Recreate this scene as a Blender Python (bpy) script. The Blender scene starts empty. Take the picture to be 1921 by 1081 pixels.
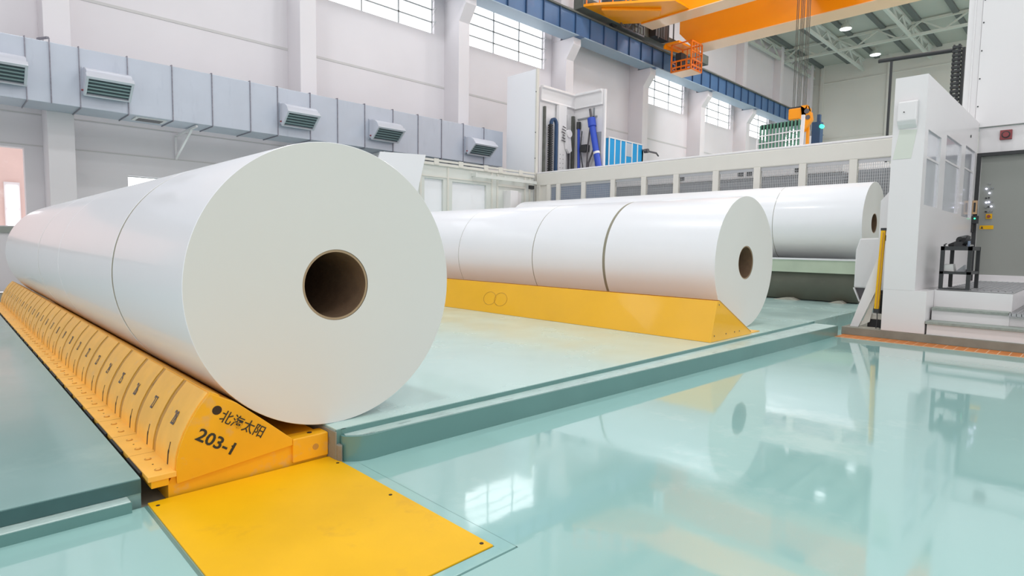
import bpy, math, random
from mathutils import Vector, Matrix
random.seed(7)
S = bpy.context.scene
COL = S.collection
PI = math.pi

# ------------------------------------------------------------------ materials
def lin(c):
    out = []
    for v in c:
        v = v / 255.0
        out.append(v / 12.92 if v <= 0.04045 else ((v + 0.055) / 1.055) ** 2.4)
    return out

def mat(name, rgb, rough=0.5, metal=0.0, var=0.0, vscale=3.0, bump=0.0, bscale=20.0, coat=0.0, emit=None, estr=0.0,
        rvar=0.0, dark=None, dscale=1.0, damt=0.0, spec=0.5, alpha=1.0, trans=0.0, dstretch=(1, 1, 1)):
    m = bpy.data.materials.new(name); m.use_nodes = True
    nt = m.node_tree; n = nt.nodes; l = nt.links
    b = n['Principled BSDF']
    base = lin(rgb) + [1.0]
    b.inputs['Base Color'].default_value = base
    b.inputs['Roughness'].default_value = rough
    b.inputs['Metallic'].default_value = metal
    b.inputs['Specular IOR Level'].default_value = spec
    b.inputs['Coat Weight'].default_value = coat
    b.inputs['Coat Roughness'].default_value = 0.06
    if trans:
        b.inputs['Transmission Weight'].default_value = trans
    if emit:
        b.inputs['Emission Color'].default_value = lin(emit) + [1.0]
        b.inputs['Emission Strength'].default_value = estr
    tc = None
    def coord(stretch=(1, 1, 1)):
        nonlocal tc
        if tc is None:
            tc = n.new('ShaderNodeTexCoord')
        mp = n.new('ShaderNodeMapping'); mp.inputs['Scale'].default_value = stretch
        l.new(tc.outputs['Object'], mp.inputs['Vector'])
        return mp.outputs['Vector']
    col_out = None
    if var:
        nz = n.new('ShaderNodeTexNoise'); nz.inputs['Scale'].default_value = vscale; nz.inputs['Detail'].default_value = 5
        l.new(coord(), nz.inputs['Vector'])
        mr = n.new('ShaderNodeMapRange'); mr.inputs['From Min'].default_value = 0.3; mr.inputs['From Max'].default_value = 0.7
        mr.inputs['To Min'].default_value = 1 - var; mr.inputs['To Max'].default_value = 1 + var
        l.new(nz.outputs['Fac'], mr.inputs['Value'])
        mx = n.new('ShaderNodeVectorMath'); mx.operation = 'SCALE'
        mx.inputs[0].default_value = base[:3]
        l.new(mr.outputs['Result'], mx.inputs['Scale'])
        col_out = mx.outputs['Vector']
    if dark:
        nz = n.new('ShaderNodeTexNoise'); nz.inputs['Scale'].default_value = dscale; nz.inputs['Detail'].default_value = 8
        nz.inputs['Roughness'].default_value = 0.65
        l.new(coord(dstretch), nz.inputs['Vector'])
        mr = n.new('ShaderNodeMapRange'); mr.inputs['From Min'].default_value = 0.58; mr.inputs['From Max'].default_value = 0.68
        mr.inputs['To Max'].default_value = damt
        l.new(nz.outputs['Fac'], mr.inputs['Value'])
        mx = n.new('ShaderNodeMix'); mx.data_type = 'RGBA'
        if col_out: l.new(col_out, mx.inputs['A'])
        else: mx.inputs['A'].default_value = base
        mx.inputs['B'].default_value = lin(dark) + [1.0]
        l.new(mr.outputs['Result'], mx.inputs['Factor'])
        col_out = mx.outputs['Result']
    if col_out:
        l.new(col_out, b.inputs['Base Color'])
    if rvar:
        nz = n.new('ShaderNodeTexNoise'); nz.inputs['Scale'].default_value = 1.3; nz.inputs['Detail'].default_value = 6
        l.new(coord(), nz.inputs['Vector'])
        mr = n.new('ShaderNodeMapRange'); mr.inputs['From Min'].default_value = 0.35; mr.inputs['From Max'].default_value = 0.65
        mr.inputs['To Min'].default_value = max(0.0, rough - rvar); mr.inputs['To Max'].default_value = rough + rvar
        l.new(nz.outputs['Fac'], mr.inputs['Value']); l.new(mr.outputs['Result'], b.inputs['Roughness'])
    if bump:
        nz = n.new('ShaderNodeTexNoise'); nz.inputs['Scale'].default_value = bscale; nz.inputs['Detail'].default_value = 3
        l.new(coord(), nz.inputs['Vector'])
        bp = n.new('ShaderNodeBump'); bp.inputs['Strength'].default_value = bump; bp.inputs['Distance'].default_value = 0.02
        l.new(nz.outputs['Fac'], bp.inputs['Height']); l.new(bp.outputs['Normal'], b.inputs['Normal'])
        if coat:
            l.new(bp.outputs['Normal'], b.inputs['Coat Normal'])
    return m

M = dict(
    wall=mat('white_plaster', (222, 217, 220), 0.75, var=0.02, vscale=0.6, bump=0.05, bscale=4),
    wall_far=mat('pale_wall_cladding', (212, 211, 204), 0.7, var=0.02, vscale=0.3),
    joint=mat('wall_joint', (200, 197, 196), 0.8),
    floor=mat('teal_epoxy', (158, 200, 196), 0.055, var=0.03, vscale=0.7, bump=0.03, bscale=3.2, coat=0.6, rvar=0.035, dark=(184, 214, 210), dscale=0.8, damt=0.6, spec=0.6),
    floor_raised=mat('teal_epoxy_raised', (188, 216, 211), 0.24, var=0.03, vscale=0.9, bump=0.03, bscale=2.0, coat=0.25, rvar=0.06, dark=(200, 220, 212), dscale=0.5, damt=0.6, spec=0.5),
    floor_left=mat('teal_epoxy_left', (134, 170, 167), 0.2, var=0.04, vscale=0.9, bump=0.03, bscale=2.0, coat=0.25, rvar=0.06, dark=(160, 190, 186), dscale=0.5, damt=0.5, spec=0.5),
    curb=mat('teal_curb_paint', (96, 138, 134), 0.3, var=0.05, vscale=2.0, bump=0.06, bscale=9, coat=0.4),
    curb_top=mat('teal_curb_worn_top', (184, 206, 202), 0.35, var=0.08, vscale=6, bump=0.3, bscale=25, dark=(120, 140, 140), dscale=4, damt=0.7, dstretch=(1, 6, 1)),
    grey_concrete=mat('grey_concrete', (138, 137, 126), 0.8, var=0.12, vscale=5, bump=0.2, bscale=12, dark=(116, 84, 60), dscale=1.4, damt=0.5),
    paper=mat('white_paper_wrap', (240, 240, 244), 0.3, var=0.006, vscale=1.2, coat=0.25),
    paper_end=mat('white_paper_edge', (221, 219, 214), 0.75, var=0.01, vscale=0.8),
    core=mat('brown_core_board', (122, 98, 76), 0.7, var=0.1, vscale=14, bump=0.1, bscale=40),
    seam_shade=mat('beige_seam_shade', (146, 141, 124), 0.7),
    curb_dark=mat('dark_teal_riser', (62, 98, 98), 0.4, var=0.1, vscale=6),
    cradle_yellow=mat('glossy_yellow_paint', (250, 184, 8), 0.3, var=0.03, vscale=2, coat=0.5, bump=0.04, bscale=5),
    core_rim=mat('tan_core_edge', (170, 146, 116), 0.7),
    yellow=mat('worn_yellow_paint', (240, 174, 24), 0.4, var=0.06, vscale=4, bump=0.05, bscale=16, dark=(196, 168, 140), dscale=7, damt=0.3),
    yellow_plate=mat('yellow_plate_paint', (240, 184, 6), 0.45, spec=0.35, var=0.05, vscale=2.5, bump=0.03, bscale=6, dark=(205, 150, 50), dscale=3.2, damt=0.3),
    yellow_seg=mat('orange_yellow_paint', (250, 190, 80), 0.4, var=0.07, vscale=6, bump=0.05, bscale=14, dark=(206, 180, 150), dscale=8, damt=0.3),
    slot=mat('dark_slot', (52, 34, 16), 0.7),
    rib=mat('ochre_rib_edge', (196, 142, 60), 0.5, dark=(90, 66, 30), dscale=9, damt=0.7),
    black_paint=mat('black_stencil_paint', (44, 44, 36), 0.6),
    black=mat('black_metal', (48, 50, 52), 0.45),
    rubber=mat('black_rubber', (34, 34, 36), 0.6),
    greyblue=mat('grey_marking', (96, 92, 96), 0.6),
    duct=mat('galvanised_duct', (186, 192, 204), 0.42, metal=0.25, var=0.03, vscale=2, dark=(165, 172, 186), dscale=1.4, damt=0.3, dstretch=(4, 4, 0.7)),
    seam=mat('duct_seam', (140, 138, 148), 0.5, metal=0.5, var=0.2, vscale=20),
    hood=mat('vent_hood_metal', (214, 215, 224), 0.3, metal=0.3),
    vent_in=mat('vent_dark_interior', (82, 96, 102), 0.6),
    vent_slat=mat('vent_slat', (150, 170, 172), 0.35, metal=0.4),
    white=mat('white_machine_paint', (228, 225, 226), 0.35, var=0.01, vscale=1, coat=0.15),
    cream=mat('cream_machine_paint', (216, 213, 205), 0.45, var=0.015, vscale=2),
    enclosure=mat('grey_white_enclosure', (214, 216, 211), 0.5, var=0.02, vscale=2),
    grey_door=mat('grey_door_paint', (150, 153, 147), 0.5),
    grey_casing=mat('grey_casing', (150, 153, 157), 0.5, var=0.04, vscale=3),
    blue_panel=mat('blue_grey_panel', (120, 134, 156), 0.4),
    wire=mat('galvanised_wire', (186, 188, 190), 0.4, metal=0.5),
    blue_beam=mat('blue_beam_paint', (74, 106, 146), 0.45, var=0.12, vscale=1.0, dark=(100, 114, 150), dscale=0.9, damt=0.5),
    beam_stiff=mat('blue_stiffener_paint', (50, 78, 114), 0.5),
    beam_under=mat('pale_blue_flange', (150, 168, 184), 0.5),
    rail_steel=mat('dusty_rail_steel', (96, 98, 92), 0.6, var=0.15, vscale=3),
    orange=mat('orange_crane_paint', (255, 158, 4), 0.35, var=0.03, vscale=0.5),
    peach=mat('peach_paint_and_glare', (250, 205, 165), 0.3, coat=0.3),
    cage_orange=mat('orange_cage_paint', (250, 128, 24), 0.4),
    green_tube=mat('green_tube', (90, 140, 118), 0.4),
    steel=mat('bright_steel', (170, 172, 170), 0.3, metal=0.8),
    grating=mat('grey_grating', (176, 176, 178), 0.5, metal=0.3),
    tread=mat('grey_step_nosing', (150, 156, 150), 0.6, var=0.12, vscale=20, bump=0.2, bscale=50),
    tile=mat('orange_brown_tile', (196, 116, 52), 0.45, var=0.12, vscale=8),
    grout=mat('pale_grout', (216, 176, 140), 0.8),
    drum=mat('dark_grey_drum', (96, 96, 84), 0.6, var=0.1, vscale=2, dark=(130, 126, 112), dscale=1.4, damt=0.3),
    green_ledge=mat('pale_green_ledge', (188, 198, 176), 0.4, var=0.08, vscale=2),
    blue_cyl=mat('blue_cylinder_paint', (44, 78, 190), 0.35),
    cyan=mat('cyan_cabinet_paint', (10, 150, 212), 0.4),
    sash=mat('grey_sash_bars', (168, 170, 170), 0.6),
    pane=mat('daylit_pane', (250, 252, 255), 0.3, emit=(250, 252, 255), estr=3.0),
    lamp=mat('lamp_lens', (255, 255, 255), 0.3, emit=(245, 248, 255), estr=5),
    led_white=mat('lit_white_button', (240, 240, 255), 0.3, emit=(225, 225, 255), estr=4),
    led_green=mat('green_signal', (80, 255, 190), 0.3, emit=(60, 255, 170), estr=3),
    red=mat('maroon_button', (140, 62, 66), 0.4),
    pink=mat('pink_render_outside', (232, 206, 198), 0.8, var=0.05, vscale=1.5, dark=(246, 232, 226), dscale=1.0, damt=0.8),
    glass=mat('clear_panel', (212, 214, 222), 0.12, var=0.06, vscale=2, coat=0.5),
    pale_green=mat('pale_green_shade', (214, 218, 208), 0.5),
    ceil=mat('pale_roof_sheet', (178, 182, 174), 0.7),
    purlin=mat('grey_roof_rib', (104, 110, 108), 0.7),
    truss=mat('white_truss_paint', (200, 206, 198), 0.5),
    paper_scrap=mat('grey_white_scrap', (206, 206, 204), 0.7),
    tan=mat('tan_plastic', (206, 170, 130), 0.5),
    dust=mat('paper_dust', (176, 170, 158), 0.9, var=0.1, vscale=12, bump=0.4, bscale=20),
)

# ------------------------------------------------------------------ mesh building
ORG = {}

class MB:
    def __init__(s):
        s.v = []; s.f = []; s.mi = []; s.cur = 0
    def _add(s, vs, fs):
        o = len(s.v); s.v += [tuple(p) for p in vs]
        for f in fs:
            s.f.append([i + o for i in f]); s.mi.append(s.cur)
        return s
    def box(s, x0, x1, y0, y1, z0, z1):
        x0, x1 = min(x0, x1), max(x0, x1); y0, y1 = min(y0, y1), max(y0, y1); z0, z1 = min(z0, z1), max(z0, z1)
        vs = [(x, y, z) for x in (x0, x1) for y in (y0, y1) for z in (z0, z1)]
        return s._add(vs, [(0, 1, 3, 2), (4, 6, 7, 5), (0, 4, 5, 1), (2, 3, 7, 6), (0, 2, 6, 4), (1, 5, 7, 3)])
    def prism(s, pts, axis, a, b):
        # pts: 2D outline; axis 'x' -> (y,z), 'y' -> (x,z), 'z' -> (x,y)
        n = len(pts)
        def P(p, t):
            if axis == 'x': return (t, p[0], p[1])
            if axis == 'y': return (p[0], t, p[1])
            return (p[0], p[1], t)
        vs = [P(p, a) for p in pts] + [P(p, b) for p in pts]
        fs = [list(range(n))[::-1], list(range(n, 2 * n))]
        for i in range(n):
            j = (i + 1) % n; fs.append((i, j, j + n, i + n))
        return s._add(vs, fs)
    def hexa(s, q0, q1):
        # two quads (4 3D points each) joined
        return s._add(list(q0) + list(q1), [(3, 2, 1, 0), (4, 5, 6, 7), (0, 1, 5, 4), (1, 2, 6, 5), (2, 3, 7, 6), (3, 0, 4, 7)])
    def cyl(s, p0, p1, r, n=16, r1=None, cap=True):
        p0 = Vector(p0); p1 = Vector(p1); r1 = r if r1 is None else r1
        d = (p1 - p0).normalized(); u = d.orthogonal().normalized(); w = d.cross(u)
        vs = []
        for p, rr in ((p0, r), (p1, r1)):
            for k in range(n):
                a = 2 * PI * k / n; vs.append(p + (u * math.cos(a) + w * math.sin(a)) * rr)
        fs = [(k, (k + 1) % n, (k + 1) % n + n, k + n) for k in range(n)]
        if cap: fs += [list(range(n))[::-1], list(range(n, 2 * n))]
        return s._add(vs, fs)
    def bar(s, p0, p1, w, h=None):
        # square bar between two points
        h = w if h is None else h
        p0 = Vector(p0); p1 = Vector(p1); d = (p1 - p0).normalized()
        up = Vector((0, 0, 1)) if abs(d.z) < 0.95 else Vector((0, 1, 0))
        u = d.cross(up).normalized(); t = u.cross(d)
        q = [[p + u * a * w / 2 + t * b * h / 2 for a, b in ((-1, -1), (1, -1), (1, 1), (-1, 1))] for p in (p0, p1)]
        return s.hexa(q[0], q[1])
    def tube(s, pts, r, n=8):
        for a, b in zip(pts[:-1], pts[1:]): s.cyl(a, b, r, n)
        return s
    def ring(s, c, axis_y0, axis_y1, ri, ro, n=96):
        # hollow cylinder along y, centre c=(x,z); material 0 outer, 1 end faces, 2 inner
        vs = []
        for y in (axis_y0, axis_y1):
            for r in (ri, ro):
                for k in range(n):
                    a = 2 * PI * k / n; vs.append((c[0] + r * math.cos(a), y, c[1] + r * math.sin(a)))
        o = len(s.v); s.v += vs
        for k in range(n):
            j = (k + 1) % n
            for f, mi in (((n + k, n + j, 3 * n + j, 3 * n + k), 0), ((k, j, n + j, n + k), 1), ((2 * n + k, 3 * n + k, 3 * n + j, 2 * n + j), 1), ((k, 2 * n + k, 2 * n + j, j), 2)):
                s.f.append([i + o for i in f]); s.mi.append(mi)
        return s

def link(o): COL.objects.link(o); return o

def tag(o, label, cat=None, group=None, kind=None):
    if label: o['label'] = label
    if cat: o['category'] = cat
    if group: o['group'] = group
    if kind: o['kind'] = kind
    return o

def obj(name, mb, mats, parent=None, smooth=False, bevel=0.0, org=None, label=None):
    if not isinstance(mats, (list, tuple)): mats = [mats]
    if parent is not None:
        org = ORG[parent.name]
    elif org is None:
        xs = [v[0] for v in mb.v]; ys = [v[1] for v in mb.v]; zs = [v[2] for v in mb.v]
        org = Vector(((min(xs) + max(xs)) / 2, (min(ys) + max(ys)) / 2, min(zs)))
    org = Vector(org)
    me = bpy.data.meshes.new(name)
    me.from_pydata([Vector(v) - org for v in mb.v], [], mb.f)
    for m in mats: me.materials.append(M[m] if isinstance(m, str) else m)
    for p, i in zip(me.polygons, mb.mi):
        p.material_index = min(i, len(mats) - 1)
        p.use_smooth = smooth
    me.validate(); me.update()
    import bmesh
    bm = bmesh.new(); bm.from_mesh(me); bmesh.ops.recalc_face_normals(bm, faces=bm.faces); bm.to_mesh(me); bm.free()
    if smooth: me.set_sharp_from_angle(angle=math.radians(35))
    o = link(bpy.data.objects.new(name, me))
    if parent is not None: o.parent = parent
    else: o.location = org
    ORG[o.name] = org
    if bevel:
        bv = o.modifiers.new('bevel', 'BEVEL'); bv.width = bevel; bv.segments = 2; bv.limit_method = 'ANGLE'
    if label: o['label'] = label
    return o

def thing(name, label, cat, loc, group=None):
    o = link(bpy.data.objects.new(name, None)); o.location = loc; o.empty_display_size = 0.1
    ORG[o.name] = Vector(loc)
    return tag(o, label, cat, group)

def struct(name, mb, m, parent=None, **k):
    o = obj(name, mb, m, parent, **k)
    if parent is None: o['kind'] = 'structure'
    return o

def copy_tree(o, dloc):
    c = o.copy(); COL.objects.link(c); c.location = o.location + Vector(dloc)
    ORG[c.name] = Vector(c.location)
    for ch in list(o.children):
        d = ch.copy(); COL.objects.link(d); d.parent = c
        for g in list(ch.children):
            e = g.copy(); COL.objects.link(e); e.parent = d
    return c

def text_mesh(txt, size, bold=0.0):
    cu = bpy.data.curves.new('lettering', 'FONT'); cu.body = txt; cu.size = size; cu.align_x = 'CENTER'; cu.align_y = 'CENTER'
    cu.extrude = 0.0008; cu.resolution_u = 3; cu.offset = bold
    o = bpy.data.objects.new('lettering_source', cu); COL.objects.link(o)
    bpy.context.view_layer.update()
    dg = bpy.context.evaluated_depsgraph_get()
    me = bpy.data.meshes.new_from_object(o.evaluated_get(dg))
    bpy.data.objects.remove(o); bpy.data.curves.remove(cu)
    return me

def place_text(name, txt, size, centre, right, up, m, parent, sx=1.0, offset=0.0015, bold=0.0):
    me = text_mesh(txt, size, bold)
    right = Vector(right).normalized(); up = Vector(up).normalized(); nrm = right.cross(up).normalized()
    org = ORG[parent.name]
    mx = Matrix((right * sx, up, nrm)).transposed().to_4x4(); mx.translation = Vector(centre) + nrm * offset - org
    me.transform(mx); me.materials.clear(); me.materials.append(M[m])
    o = link(bpy.data.objects.new(name, me)); o.parent = parent; ORG[o.name] = org
    return o

# ------------------------------------------------------------------ camera
cam = bpy.data.cameras.new('camera'); co = link(bpy.data.objects.new('camera', cam))
yaw, pitch, roll = 0.77706923, 0.07360384, -0.01446748
cy, sy, cp, sp, cr, sr = math.cos(yaw), math.sin(yaw), math.cos(pitch), math.sin(pitch), math.cos(roll), math.sin(roll)
f = Vector((sy * cp, cy * cp, -sp)); rt = Vector((cy, -sy, 0)); dn = f.cross(rt)
r2 = cr * rt + sr * dn; d2 = -sr * rt + cr * dn
mx = Matrix((r2, -d2, -f)).transposed().to_4x4(); mx.translation = Vector((0, 0, 1.25))
co.matrix_world = mx
cam.sensor_width = 36.0; cam.lens = 1103.8 / 1921 * 36.0; cam.clip_end = 200; cam.clip_start = 0.05
S.camera = co

YW = 17.85      # inner face of the long wall
XB = 50.7       # far end wall
ZC = 15.6       # roof

# ------------------------------------------------------------------ floors
mb = MB(); mb.box(-14, 9.54, -14, 3.10, -0.3, 0.0); struct('floor', mb, 'floor')
mb = MB(); mb.box(9.54, 14.2, -14, 2.9, -0.3, 0.0); struct('floor.001', mb, 'floor')
mb = MB(); mb.box(1.60, XB, 3.045, YW, -0.3, 0.181); struct('floor.002', mb, 'floor_raised')
mb = MB(); mb.box(-14, 0.655, 3.155, YW, -0.3, 0.122); struct('floor.003', mb, 'floor_left')
mb = MB(); mb.box(0.655, 1.60, 3.14, YW, -0.3, -0.02); struct('floor.004', mb, 'grey_concrete')
mb = MB(); mb.box(14.2, XB, -14, 3.045, -0.3, 0.15); struct('floor.005', mb, 'floor_raised')

# kerb along the raised floor on the right: rounded nose at its left end
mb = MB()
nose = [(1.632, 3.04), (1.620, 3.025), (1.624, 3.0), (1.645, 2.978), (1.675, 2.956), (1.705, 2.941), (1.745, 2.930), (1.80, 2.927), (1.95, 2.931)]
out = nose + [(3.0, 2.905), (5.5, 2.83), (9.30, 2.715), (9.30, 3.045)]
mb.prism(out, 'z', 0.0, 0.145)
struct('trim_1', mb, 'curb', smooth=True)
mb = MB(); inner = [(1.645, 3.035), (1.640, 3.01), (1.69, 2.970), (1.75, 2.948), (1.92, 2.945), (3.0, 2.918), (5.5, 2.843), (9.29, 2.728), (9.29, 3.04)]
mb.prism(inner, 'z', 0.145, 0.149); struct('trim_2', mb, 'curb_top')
# step riser strip between kerb and raised floor
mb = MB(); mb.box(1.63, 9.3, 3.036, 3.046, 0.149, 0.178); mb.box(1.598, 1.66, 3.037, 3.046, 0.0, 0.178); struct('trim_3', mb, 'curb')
mb = MB(); mb.prism([(1.592, 3.044), (1.593, 3.01), (1.603, 2.985), (1.617, 3.0), (1.622, 3.044)], 'z', 0.0, 0.10); mb.box(1.589, 1.5995, 3.03, 3.6, 0.0, 0.172); struct('trim_43', mb, 'grey_concrete', bevel=0.01)
# left kerb
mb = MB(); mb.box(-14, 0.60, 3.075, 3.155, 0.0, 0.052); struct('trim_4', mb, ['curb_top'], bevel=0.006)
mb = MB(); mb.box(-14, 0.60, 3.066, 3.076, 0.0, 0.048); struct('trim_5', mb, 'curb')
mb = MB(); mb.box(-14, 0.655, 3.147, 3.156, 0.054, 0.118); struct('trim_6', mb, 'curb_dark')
# teal frame round the yellow plate
mb = MB()
mb.box(1.607, 1.672, 1.655, 2.92, 0.0, 0.004); mb.box(0.60, 1.607, 1.655, 1.715, 0.0, 0.004)
struct('trim_7', mb, 'floor', bevel=0.001)
mb = MB()
mb.box(1.672, 1.677, 1.65, 2.90, 0.0, 0.0015); mb.box(0.60, 1.677, 1.648, 1.655, 0.0, 0.0015); mb.box(0.655, 0.668, 1.6, 3.1, 0.0, 0.0012)
struct('trim_8', mb, 'curb')

# ------------------------------------------------------------------ yellow floor plate
t = thing('floor_cover_plate', 'flat yellow steel cover plate set in the teal floor before the numbered cradle', 'floor plate', (1.14, 2.4, 0.0))
mb = MB(); mb.box(0.672, 1.603, 1.719, 3.112, 0.001, 0.010); obj('plate', mb, 'yellow_plate', t, bevel=0.002)
for (x, y) in ((1.575, 1.76), (1.575, 2.98), (0.70, 3.05), (1.56, 2.42)):
    mb = MB(); mb.cyl((x, y, 0.0095), (x, y, 0.0112), 0.009, 14); obj('screw_hole', mb, 'slot', t)

# ------------------------------------------------------------------ paper rolls
def paper_roll(label, x, z, R, ri, y0, y1, group, prev=None):
    t = thing('paper_roll', label, 'paper roll', (x, (y0 + y1) / 2, z - R), group)
    mb = MB(); n = 128
    prof = [(ri, y0), (R - 0.0025, y0), (R, y0 + 0.0025), (R, y1 - 0.0025), (R - 0.0025, y1), (ri, y1), ]
    o = 0
    for r, y in prof:
        for k in range(n):
            a = 2 * PI * k / n; mb.v.append((x + r * math.cos(a), y, z + r * math.sin(a)))
    for i in range(len(prof) - 1):
        for k in range(n):
            j = (k + 1) % n
            mb.f.append([i * n + k, i * n + j, (i + 1) * n + j, (i + 1) * n + k]); mb.mi.append(1 if i in (0, 4) else 0)
    obj('wound_paper', mb, ['paper', 'paper_end'], t, smooth=True)
    mb = MB(); mb.ring((x, z), y0 + 0.004, y1 - 0.004, ri - 0.014, ri - 0.0005, 64)
    obj('core', mb, ['core', 'core_rim', 'core'], t, smooth=True)
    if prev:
        mb = MB(); mb.ring((x, z), prev + 0.002, y0 + 0.004, R - 0.05, R - 0.005, 128); obj('seam_shade_band', mb, 'seam_shade', t, smooth=True)  # beige ring paints the shade in the gap between two rolls
    return t

R1, X1, Z1 = 0.819, 1.677, 1.000
segs = [(3.171, 4.725, 'large white paper roll lying nearest on the numbered cradle, brown core facing out'),
        (4.778, 7.140, 'long white paper roll second from the front on the numbered cradle'),
        (7.160, 8.68, 'short white paper roll third from the front on the numbered cradle'),
        (8.725, 12.95, 'white paper roll at the far end of the numbered cradle near the window opening')]
prev = None
for a, b, l in segs:
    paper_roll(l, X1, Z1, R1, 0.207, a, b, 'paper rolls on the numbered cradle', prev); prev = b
R2, X2, Z2 = 0.875, 7.707, 1.057
segs = [(3.407, 5.07, 'white paper roll with open core at the near end of the plain yellow cradle'),
        (5.115, 6.493, 'white paper roll second from the near end on the plain yellow cradle'),
        (6.507, 8.35, 'white paper roll third from the near end on the plain yellow cradle'),
        (8.36, 13.0, 'paper roll at the back end of the plain yellow cradle, beyond the thin third seam')]
prev = None
for a, b, l in segs:
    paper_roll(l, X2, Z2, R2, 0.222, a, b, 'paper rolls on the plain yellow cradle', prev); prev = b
R3, X3, Z3 = 0.875, 14.35, 1.816
segs = [(3.60, 5.39, 'white paper roll at the near end of the green ledge, beside the white booth'),
        (5.40, 13.9, 'long white paper roll on the raised green ledge in front of the mesh fence')]
prev = None
for a, b, l in segs:
    paper_roll(l, X3, Z3, R3, 0.21, a, b, 'paper rolls on the raised green ledge', prev); prev = b

# ------------------------------------------------------------------ cradle 1 (numbered)
CY0 = 3.12; PITCH = 0.395; NSEG = 26; CY1 = CY0 + PITCH * NSEG
t = thing('roll_cradle', 'long yellow cradle of numbered curved plates, marked 203-1, under the nearest roll', 'roll cradle', (1.15, 3.2, 0.0))
cradle = t
curve = [(0.797, 0.128), (0.802, 0.19), (0.815, 0.245), (0.838, 0.305), (0.868, 0.365), (0.905, 0.425), (0.955, 0.485)]
top = [(0.985, 0.470), (1.089, 0.412), (1.237, 0.284), (1.376, 0.160)]
mb = MB(); mb.prism([(0.765, -0.018), (0.765, 0.075), (0.80, 0.128)] + [(a + 0.012, b) for a, b in curve[1:-1]] + [(0.957, 0.478)] + top + [(1.376, 0.13), (1.545, 0.155), (1.588, 0.122), (1.588, -0.018)], 'y', CY0 + 0.012, CY1)
obj('cradle_body', mb, ['yellow'], t)
mb = MB(); mb.prism([(0.80, 0.066)] + curve + top + [(1.376, 0.124)], 'y', CY0 - 0.006, CY0 + 0.012)
endp = obj('end_plate', mb, 'yellow', t, bevel=0.002)
mb = MB(); mb.cyl((0.988, CY0 - 0.0075, 0.395), (0.988, CY0 - 0.004, 0.395), 0.023, 28)
obj('lifting_hole', mb, 'slot', endp)
d = Vector((0.18, 0, -0.128)).normalized(); u = Vector((0.128, 0, 0.18)).normalized()
u = (u * 0.97 + Vector((0, 0, 1)) * 0.10).normalized()
place_text('number_marking', '203-1', 0.086, (0.985, CY0 - 0.0062, 0.228), d, u, 'black_paint', endp, 1.12, bold=0.0016)
mb = MB(); mb.prism([(1.070, 0.2025), (1.0775, 0.199), (1.0715, 0.190), (1.056, 0.190), (1.0525, 0.1965), (1.064, 0.1975)], 'y', CY0 - 0.0075, CY0 - 0.0062); obj('number_flag', mb, 'black_paint', endp)
place_text('name_marking', '\u5317\u6d77\u592a\u9633', 0.070, (1.112, CY0 - 0.0062, 0.293), Vector((0.215, 0, -0.14)), Vector((0.14, 0, 0.225)), 'black_paint', endp, 0.92, bold=0.0004)
# worn right hand bearing block
mb = MB(); mb.box(1.378, 1.588, CY0 - 0.006, CY0 + 0.10, 0.02, 0.155)
blk = obj('bearing_block', mb, 'yellow', t, bevel=0.006)
mb = MB(); mb.box(1.588, 1.66, CY0 - 0.02, CY0 + 0.12, 0.085, 0.125); mb.cyl((1.62, CY0 - 0.03, 0.103), (1.62, CY0 - 0.02, 0.103), 0.018, 14)
obj('hinge_lug', mb, 'steel', blk)
mb = MB(); mb.cyl((1.51, CY0 - 0.0075, 0.085), (1.51, CY0 - 0.005, 0.085), 0.018, 20); obj('bolt', mb, 'rib', blk)
mb = MB(); mb.cyl((1.50, CY0 + 0.05, 0.154), (1.50, CY0 + 0.05, 0.157), 0.014, 16); obj('bolt', mb, 'slot', blk)
# flange with bolts
mb = MB(); mb.box(0.676, 0.797, CY0 - 0.01, CY1, 0.105, 0.131); mb.cur = 1
mb.box(0.69, 0.765, CY0 - 0.004, CY1, 0.07, 0.104)
fl = obj('flange', mb, ['yellow_seg', 'yellow'], t, bevel=0.002)
mb = MB(); y = CY0 + 0.1
while y < CY1: mb.box(0.664, 0.677, y, y + 0.27, 0.112, 0.1245); y += 0.395
obj('gap_strip', mb, 'rubber', t)
for i in range(NSEG):
    for q in (0.07, 0.26):
        y = CY0 + i * PITCH + q
        mb = MB(); mb.cyl((0.737, y, 0.131), (0.737, y, 0.1345), 0.0165, 10); mb.cur = 1; mb.cyl((0.737, y, 0.1345), (0.737, y, 0.136), 0.0105, 6)
        if i < 16: obj('bolt', mb, ['rib', 'yellow_seg'], t)
mb = MB()
for i in range(NSEG): mb.cyl((0.737, CY0 + i * PITCH + 0.165, 0.131), (0.737, CY0 + i * PITCH + 0.165, 0.1325), 0.004, 6)
obj('screw_dots', mb, 'slot', t)
mb = MB()
for i in range(1, NSEG): mb.box(0.677, 0.796, CY0 + i * PITCH - 0.03, CY0 + i * PITCH - 0.0275, 0.131, 0.1318)
obj('flange_joints', mb, 'rib', t)
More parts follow.
